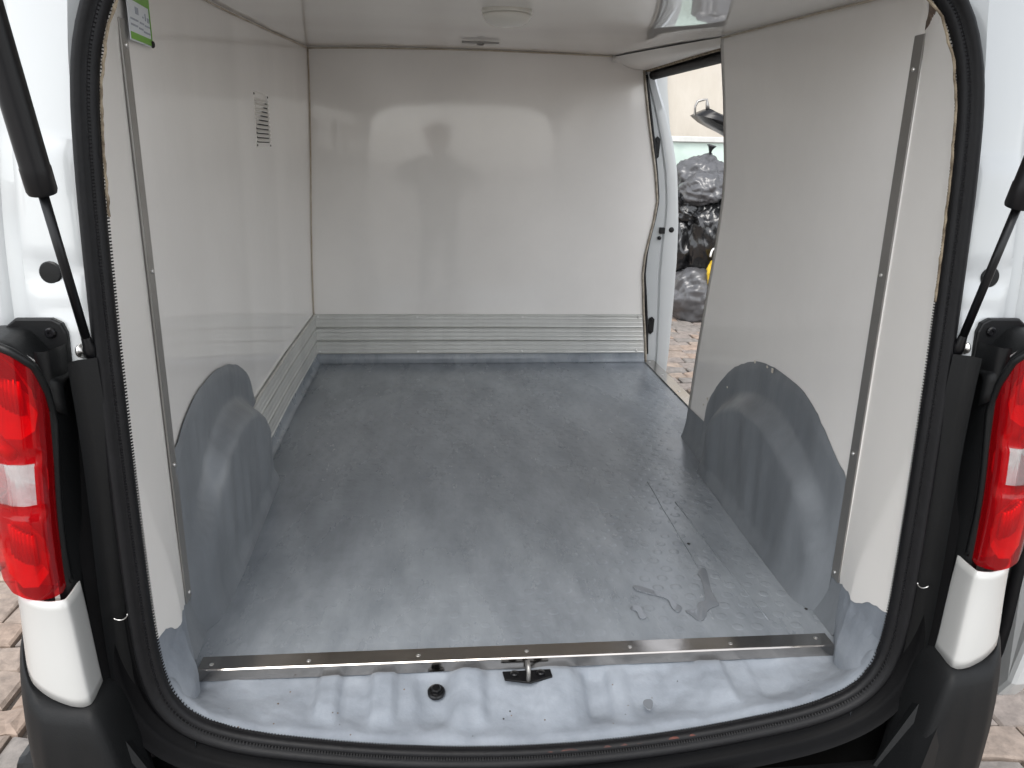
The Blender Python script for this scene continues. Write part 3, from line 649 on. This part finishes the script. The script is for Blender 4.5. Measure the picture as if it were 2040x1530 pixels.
# ---- side door surround (B pillar), sill strip, sliding door pushed back
BPo = [(-.16, .915), (-.105, .924), (.034, .933), (.23, .937), (.47, .938), (.65, .930), (.874, .905), (1.0, .875), (1.12, .835), (1.20, .80), (1.272, .772), (1.30, .75)]
BPi = [(-.16, .80), (1.3, .70)]
def bpf(j, z):
    xo = interp(BPo, z); xi = min(interp(bk_right, max(z, 0)) - .02, xo-.02)
    t = [0, .35, .52, .56, .60, .86, .97, 1.0, 1.0][j]; dy = [.030, .028, .026, .034, .024, .018, .026, .045, .30][j]
    return (lerp(xi, xo, t) if j < 8 else xo+.012, 2.225+dy, z)
bp_ = mk('door_pillar', grid(bpf, range(9), lin(-.16, 1.30, 50)), M['body'], van, smooth=True, auto=45)
tag(bp_, 'white door pillar beyond the bulkhead edge')
mk('pillar_seal', tube([(interp(bk_right, max(z, 0))+.012+.004*math.sin(z*7), 2.232, z) for z in lin(.03, 1.27, 40)], .0085, 8), M['rubber'], van, smooth=True)
for z, hgt in ((.165, .085), (.97, .10)):
    x = interp(bk_right, z)+ (.040 if z < .5 else .028)
    mm_ = mk('striker_plate', extrude([(x-.012, 2.240, z-hgt/2+.01), (x, 2.240, z-hgt/2), (x+.014, 2.240, z-hgt/2+.012), (x+.016, 2.240, z+hgt/2-.012), (x+.004, 2.240, z+hgt/2), (x-.010, 2.240, z+hgt/2-.01)], (0, .012, 0)), M['blk'], bp_, bevel=.002)
    for dz in (-.027, .027): screw((x+.002, 2.240, z+dz), (0, -1, 0), mm_, .006, .003, m=M['gloss'])
mk('door_buffer', box((.838, 2.238, .595), (.862, 2.258, .623)), M['blk'], bp_, bevel=.002)
mk('door_bolt', lathe((.84, 2.248, .575), (0, -1, 0), [(.009, 0), (.009, .006), (.005, .010), (0, .010)], 12), M['gloss'], bp_, smooth=True)
pp = at(1338, 458, (0, 1, 0), 2.244)
mk('rubber_plug', lathe((pp.x, 2.250, pp.z), (0, -1, 0), [(.0125, 0), (.0125, .006), (.009, .008), (0, .008)], 18), M['blk'], bp_, smooth=True)
stv = mk('door_sill_strip', extrude([(.795, 1.15, .002), (.842, 1.15, .002), (.846, 1.15, -.025), (.849, 1.15, -.025), (.845, 1.15, .006), (.795, 1.15, .006)], (0, 1.055, 0)), M['steel'], van, bevel=.0008)
for y_ in (1.45, 1.7, 1.95, 2.17): screw((.815, y_, .006), (0, 0, 1), stv, .005, .0014)
mk('door_step', extrude([(.846, 1.1, -.026), (.93, 1.1, -.10), (.93, 1.1, -.30), (.846, 1.1, -.30)], (0, 1.22, 0)), M['blk'], van, bevel=.004)
mk('step_cap', extrude([(.905, 2.17, -.12), (.945, 2.19, -.16), (.948, 2.19, -.115), (.935, 2.19, -.075), (.915, 2.18, -.06)], (0, .07, 0)), M['blk'], van, bevel=.006)
# sliding door
def sdoor(x0, x1):
    out = []
    for (y_, z) in ((.02, -.13), (.05, -.185), (.12, -.205), (1.02, -.205), (1.08, -.15), (1.10, .55), (1.06, 1.15), (1.0, 1.22), (.10, 1.22), (.04, 1.15), (-.005, .5), (.0, 0)): out.append((x0 - .05*sm(.6, 1.25, z), y_, z))
    return extrude(out, (x1-x0, 0, 0))
dr = mk('sliding_door', sdoor(1.045, 1.10), M['body'], van, bevel=.012)
tag(dr, 'white sliding door pushed back along the right side')
path = [(.075, -.11), (.10, -.135), (.16, -.145), (.9, -.145), (1.02, -.10), (1.04, .5), (1.0, 1.1), (.12, 1.13), (.05, .5), (.06, 0), (.066, -.07)]
mk('sliding_door_seal', tube([(1.036 - .05*sm(.6, 1.25, z), y_, z) for y_, z in path], .015, 8, closed=True), M['rubber'], dr, smooth=True)
mk('sliding_door_trim', extrude([(1.026, .10, -.165), (1.026, .9, -.165), (1.026, .9, .05), (1.026, .09, .05), (1.026, .068, .03), (1.026, .062, -.10), (1.026, .075, -.15)], (.012, 0, 0)), M['blk'], dr, bevel=.004)

# ---- roof, floor pan, tailgate, wheels: the rest of the body round the load space
mk('roof', grid(lambda u, y_: (u*.80, y_, 1.40 + .05*(1-u*u) - .10*sm(.3, -.05, y_)), lin(-1, 1, 20), lin(-.03, 3.4, 20)), M['body'], van, smooth=True, solid=.004)
mk('floor_pan', box((-.92, -.10, -.30), (.84, 3.3, -.10)), M['blk'], van, bevel=.02)
mk('cab', grid(lambda u, v: (lerp(-.93, .93, u)*(1-.1*sm(.6, 1.4, v)), 2.32, v), lin(0, 1, 10), lin(-.3, 1.42, 10)), M['body'], van)
tg_a, tg_b = Vector((0, -.03, 1.34)), Vector((0, -.92, 1.92))
def tgp(u, v, th):
    p = tg_a.lerp(tg_b, v); return Vector((u*lerp(.70, .74, v), p.y, p.z + th + .03*math.sin(v*PI)))
tgate = mk('tailgate', grid(lambda u, v: tgp(u, v, .0), lin(-1, 1, 24), lin(0, 1, 24), skip=lambda i, j: 4 <= i <= 18 and 3 <= j <= 11), M['body'], van, smooth=True, solid=.05)
tag(tgate, 'raised white rear hatch')
mk('tailgate_glass', grid(lambda u, v: tgp(u, v, .012), lin(-.70, .70, 8), lin(.1, .55, 8)), M['gloss'], tgate, smooth=True)
mk('tailgate_trim', grid(lambda u, v: tgp(u, v, -.03), lin(-.72, .72, 10), lin(.56, .95, 8)), M['blk'], tgate, smooth=True, solid=.01)
for sx in (-1, 1):
    for yw in (.55, 3.45):
        wv = lathe((sx*.70, yw, G+.325), (sx, 0, 0), [(.19, 0), (.29, .0), (.322, .02), (.325, .05), (.325, .15), (.318, .185), (.29, .2), (.20, .19), (.19, .17), (.05, .15), (0, .15)], 32)
        mk('wheel', wv, M['rubber'], van, smooth=True, auto=40)

for px, py, r_ in ((1606, 1213, .0035), (1640, 1085, .0030), (1402, 929, .0022), (1372, 1083, .0045), (618, 905, .0022), (1345, 786, .0028), (1232, 896, .0018)):
    if px in (1606, 1372, 618, 1345, 1232): p = at(px, py, (0, 0, 1), .001); ax_ = (0, 0, 1)
    else: p = on_wall(px, py, 1) + Vector((-.05 if px == 1640 else -.035, 0, 0)); ax_ = (-1, 0, 0)
    if ax_[2]: mk('pock_mark', lathe(p, ax_, [(r_, 0), (r_*.9, .0006), (0, .0008)], 8), M['dark'], floor, smooth=True)
rs2 = random.Random(11)
for k in range(26):       # paint flecks and dirt specks on the sill
    x = rs2.uniform(-.56, .56); p = sill(x, rs2.uniform(.3, .92)); r_ = rs2.uniform(.0008, .0022)
    mk('dirt_speck', lathe(p + Vector((0, 0, -.0004)), (0, -.2, 1), [(r_, 0), (r_*.8, .0008), (0, .0011)], 7), M['wood'] if k % 3 else M['dark'], so_, smooth=True)
chip = mat('chipped_coating', (.74, .70, .62), .6, c2=(.5, .45, .38), vscale=60)
for px, py in ((1456, 771), (1408, 806), (1416, 795), (1512, 721), (1537, 731), (1547, 738)):
    p = on_wall(px, py, 1) + Vector((-.0105, 0, 0)); r_ = rs2.uniform(.003, .006)
    ring = [p + Vector((0, r_*rs2.uniform(.5, 1.3)*math.cos(a), r_*rs2.uniform(.5, 1.3)*math.sin(a))) for a in lin(0, 2*PI, 9)[:-1]]
    mk('paint_chip', extrude(ring, (-.0015, 0, 0)), chip, van)
# ---- water left on the floor and sill
def puddle(poly, z, label):
    P = [at(px, py, (0, 0, 1), z) for px, py in poly]
    c = sum(P, Vector())/len(P); n_ = len(P)
    P3 = []
    for i in range(n_):
        p0, p1, p2, p3 = (P[(i+j) % n_] for j in (-1, 0, 1, 2))
        for s in range(4):
            t = s/4; P3.append(.5*((2*p1)+(p2-p0)*t+(2*p0-5*p1+4*p2-p3)*t*t+(3*p1-p0-3*p2+p3)*t**3))
    V_ = [Vector((p.x, p.y, z-.0012)) for p in P3] + [Vector((p.x, p.y, z+.0002)) for p in P3] + [lerp(p, c, .02)+Vector((0, 0, .0006)) for p in P3]
    N = len(P3); F_ = [(L*N+i, L*N+(i+1) % N, (L+1)*N+(i+1) % N, (L+1)*N+i) for L in range(2) for i in range(N)] + [tuple(range(2*N, 3*N))]
    o = mk('water_puddle', (V_, F_), M['water'], None, smooth=True, auto=30); tag(o, label, 'puddle', 'water on the load floor'); return o
puddle([(1262, 1166), (1285, 1170), (1310, 1178), (1332, 1184), (1345, 1200), (1358, 1210), (1352, 1219), (1340, 1212), (1332, 1196), (1318, 1189), (1290, 1182), (1266, 1174)], .0022, 'long wavy streak of water near the steel plate')
puddle([(1258, 1208), (1274, 1206), (1282, 1220), (1288, 1230), (1276, 1232), (1268, 1218), (1258, 1214)], .0022, 'short blob of water just below the long wavy streak')
puddle([(1395, 1132), (1406, 1134), (1411, 1150), (1416, 1172), (1428, 1196), (1432, 1205), (1412, 1214), (1404, 1232), (1392, 1236), (1378, 1226), (1366, 1216), (1386, 1214), (1392, 1200), (1404, 1196), (1402, 1172), (1396, 1152), (1390, 1142)], .0024, 'branching dark water puddle on the right of the floor')
puddle([(1282, 1396), (1295, 1393), (1301, 1400), (1296, 1414), (1284, 1408)], -.036, 'small water drop on the light grey rear sill')

# ================================================================== outside the side door
def bag(c, rx, ry, rz, knot, seed, m, label, group='filled rubbish bags', tail=True):
    c = Vector(c); kd = Vector(knot).normalized()
    bm = bmesh.new(); bmesh.ops.create_icosphere(bm, subdivisions=5, radius=1)
    e = kd.orthogonal().normalized(); f = kd.cross(e)
    for v in bm.verts:
        d = v.co.normalized(); ct = clamp(d.dot(kd), -1, 1); th = math.acos(ct); ph = math.atan2(d.dot(f), d.dot(e))
        nn = noise.noise(d*2.1+Vector((seed, 0, 0)))*.16 + noise.noise(d*4.5+Vector((0, seed, 0)))*.07
        tw = ph + .35*noise.noise(d*1.6+Vector((seed, 1, 2))); fold = (1-min(1, abs(noise.noise(Vector((math.cos(tw)*5.5, math.sin(tw)*5.5, seed+th*.55))))*2.6))**1.5
        wd = d + noise.noise_vector(d*1.7+Vector((seed, 3, 1)))*.45; wq = Vector((wd.x*2.2, wd.y*2.2, wd.z*6.5)); rid = (1-min(1, abs(noise.noise(wq*.8+Vector((seed, seed, 0))))*2.6))**2*.055 + (1-min(1, abs(noise.noise(wq*1.9+Vector((0, 0, seed))))*2.6))**2*.018
        r = 1 + nn + fold*.12*(.22+math.exp(-th*.9)) + rid*.4 + .20*math.exp(-(th/.22)**2) - .06*math.exp(-((th-.45)/.2)**2)
        p = d*r; p.z = max(p.z, -.78+.05*noise.noise(d*3)); v.co = Vector((p.x*rx, p.y*ry, p.z*rz))
    vs_ = [v.co + c for v in bm.verts]; fs_ = [tuple(v.index for v in f_.verts) for f_ in bm.faces]; bm.free()
    o = empty('rubbish_bag', (c.x, c.y, c.z-rz*.78), label, 'rubbish bag', group)
    mk('bag_body', (vs_, fs_), m, o, smooth=True)
    if tail:
        k0 = c + Vector((kd.x*rx, kd.y*ry, kd.z*rz))*1.12
        tv = grid(lambda a, t: k0 + kd*(.09*t) + (e*math.cos(a)+f*math.sin(a))*(.010+.035*t*t)*(1+.6*nz(math.cos(a)*3, math.sin(a)*3, seed+t*2)), lin(0, 2*PI, 13), lin(-.2, 1, 6))
        mk('knot', tv, M['bag'], o, smooth=True)
    return o
def far(px, py, y): return at(px, py, (0, 1, 0), y)
c = far(1398, 352, 6.35); bag((c.x, 6.35, c.z), .27, .24, .19, (.12, -.25, 1), 1.3, M['bagg'], 'topmost rubbish bag of the pile with a knot sticking up')
c = far(1410, 380, 6.1); bag((c.x, 6.1, c.z), .25, .23, .175, (.1, -1, -.35), 4.1, M['bagg'], 'silvery black rubbish bag just below the topmost one')
c = far(1365, 420, 6.25); bag((c.x, 6.25, c.z), .24, .22, .20, (-.6, -.6, .3), 7.7, M['bag'], 'wrinkled black rubbish bag at the left in the middle of the pile', tail=False)
c = far(1420, 474, 5.98); bag((c.x, 5.98, c.z), .235, .22, .36, (-.75, -.5, .35), 9.2, M['bag'], 'dark rubbish bag at the right in the middle, above the pale bag')
c = far(1362, 492, 6.2); bag((c.x, 6.2, c.z), .22, .22, .26, (-.3, -.5, .7), 12.4, M['bag'], 'black rubbish bag low on the left with slanting folds', tail=False)
c = far(1392, 575, 5.95); bag((c.x, 5.95, G+.225), .29, .25, .29, (.8, -.4, .6), 15.1, M['bagg'], 'pale grey rubbish bag resting on the paving in front', tail=False)
c = far(1346, 575, 6.35); bag((c.x, 6.35, G+.2), .2, .2, .26, (0, 0, 1), 18.8, M['bagg'], 'grey rubbish bag half hidden behind the pale front bag', tail=False)
c = far(1425, 545, 5.7); ybg = bag((c.x, 5.7, c.z), .075, .09, .13, (0, 0, 1), 21.5, M['yellow'], 'small yellow bag with a white handle beside the pale bag', group=None, tail=False)
ybg['category'] = 'bag'
hd = far(1419, 512, 5.66); mk('bag_handle', tube([hd+Vector((.03*math.cos(a)+.012, 0, .075*math.sin(a))) for a in lin(0, PI, 12)], .009, 8), M['white'], ybg, smooth=True)
g = at(1395, 632, (0, 0, 1), G)
sc = mk('plastic_scrap', grid(lambda u, v: (g.x+u*.14+.02*nz(v*4), g.y+v*.09, G+.012+.022*abs(nz(u*3, v*3, 5))+.010*math.sin(u*5+v*3)**2), lin(-1, 1, 22), lin(-1, 1, 16)), M['bag'], None, smooth=True, solid=.002)
tag(sc, 'flat black plastic scrap on the paving before the bags', 'plastic scrap')
# glazed cabinet behind the bags
cab = empty('display_cabinet', (2.9, 7.0, G), 'glazed cabinet with an aluminium top rail behind the rubbish bags', 'cabinet')
zt = far(1390, 272, 6.75).z; zr = far(1390, 281, 6.75).z
mk('top_rail', box((1.75, 6.74, zr-.012), (4.0, 6.82, zt)), M['alu'], cab, bevel=.006)
mk('carcass', box((1.78, 6.83, G), (3.98, 7.3, zt-.005)), M['white'], cab, bevel=.01)
mk('glass_pane', box((1.80, 6.775, G+.15), (3.96, 6.785, zr-.014)), M['pane'], cab)
mk('corner_post', box((1.745, 6.745, G), (1.785, 6.80, zr-.013)), M['alu'], cab, bevel=.004)
mk('plinth', box((1.79, 6.76, G), (3.97, 6.81, G+.148)), M['white'], cab, bevel=.004)
# black plastic shell with a loop handle lying on the cabinet
sh0 = far(1384, 230, 6.9)
tub = empty('plastic_shell', (sh0.x+.3, 6.9, zt), 'curved black plastic shell with a grey loop handle lying on the cabinet', 'plastic shell')
TP = [(1384, 229), (1397, 222), (1412, 216), (1424, 222), (1440, 229), (1470, 240), (1520, 252), (1520, 300), (1480, 287), (1440, 264), (1420, 254), (1400, 243)]
prof = [far(px, py, 6.9) for px, py in TP]
def shell(i, t):
    p = prof[i]; c_ = Vector((sum(q.x for q in prof)/len(prof), 6.9, sum(q.z for q in prof)/len(prof)))
    s = math.cos(t*PI/2*.92); q_ = lerp(c_, p, s); return Vector((q_.x, 6.9 - .14*math.sin(t*PI/2), q_.z))
mk('shell', join(grid(shell, list(range(len(prof)))+[0], lin(0, 1, 7)), grid(lambda i, t: prof[i]+Vector((0, .16*t, 0)), list(range(len(prof)))+[0], (0, 1))), M['gloss'], tub, smooth=True, auto=35)
hp = [far(px, py, 6.9) for px, py in ((1384, 229), (1385, 212), (1390, 202), (1400, 199), (1408, 198), (1409, 208), (1410, 217))]
mk('handle', tube(hp, [.011, .012, .014, .012, .012, .018, .022], 8), M['trim'], tub, smooth=True)
# rendered wall and pipes
rwl = mk('rendered_wall', box((-.5, 8.2, G), (7, 8.4, 2.4)), M['render'], None); tag(rwl, 'beige rendered wall beyond the rubbish pile', 'wall')
for k, (px, r_, lab) in enumerate(((1312, .055, 'thick white pipe running up the beige wall'), (1322, .035, 'thin white pipe beside the thick one on the beige wall'))):
    p = far(px, 160, 8.1); o = empty('wall_pipe', (p.x, 8.1, G), lab, 'pipe')
    mk('pipe', tube([(p.x, 8.1, G), (p.x, 8.1, 2.3)], r_, 14), M['white'], o, smooth=True)
    for z in (.6, 1.55): mk('bracket', lathe((p.x, 8.1, z), (0, 0, 1), [(r_+.006, 0), (r_+.006, .03)], 14), M['foam'], o, smooth=True)

# ================================================================== photographer, seen only as a reflection in the bulkhead
pr = empty('person', (-.16, -1.72, G), 'person in dark clothes holding up a phone, reflected in the bulkhead', 'person')
def skin(name, J, E_, m, sub=2):
    me = bpy.data.meshes.new(name); me.from_pydata([j[0] for j in J], E_, []); o = bpy.data.objects.new(name, me); col.objects.link(o)
    o.parent = pr; o.location = -WORLD[pr]; WORLD[o] = Vector((0, 0, 0)); me.materials.append(m)
    md = o.modifiers.new('skin', 'SKIN')
    for i, j in enumerate(J): me.skin_vertices[0].data[i].radius = (j[1], j[1])
    me.skin_vertices[0].data[0].use_root = True; md.use_smooth_shade = True
    s = o.modifiers.new('sub', 'SUBSURF'); s.levels = s.render_levels = sub; return o
X0, Y0 = -.16, -1.72
skin('body', [((X0, Y0, .38), .22), ((X0, Y0, .58), .22), ((X0, Y0, .78), .20), ((X0, Y0+.01, .86), .09), ((X0, Y0+.02, .93), .055),
  ((X0-.24, Y0, .80), .10), ((X0-.34, Y0+.06, .60), .052), ((X0-.16, Y0+.30, .74), .042), ((X0-.07, Y0+.37, .86), .03),
  ((X0+.24, Y0, .80), .10), ((X0+.36, Y0+.06, .60), .052), ((X0+.20, Y0+.30, .74), .042), ((X0+.08, Y0+.37, .86), .03),
  ((X0-.10, Y0, .26), .10), ((X0-.12, Y0+.02, -.10), .07), ((X0-.13, Y0, -.50), .05), ((X0-.13, Y0+.12, -.55), .04),
  ((X0+.10, Y0, .26), .10), ((X0+.12, Y0+.02, -.10), .07), ((X0+.13, Y0, -.50), .05), ((X0+.13, Y0+.12, -.55), .04)],
  [(0, 1), (1, 2), (2, 3), (3, 4), (2, 5), (5, 6), (6, 7), (7, 8), (2, 9), (9, 10), (10, 11), (11, 12), (0, 13), (13, 14), (14, 15), (15, 16), (0, 17), (17, 18), (18, 19), (19, 20)], M['cloth'])
skin('head', [((X0, Y0+.03, .90), .05), ((X0, Y0+.04, .99), .10), ((X0, Y0+.03, 1.09), .125), ((X0, Y0+.02, 1.17), .10)], [(0, 1), (1, 2), (2, 3)], M['skin'])
ph = mk('phone', box((-.20, CP.y-.034, .79), (-.122, CP.y-.026, .953)), M['gloss'], None, bevel=.003); tag(ph, 'black phone in the photographer\'s hands', 'phone')
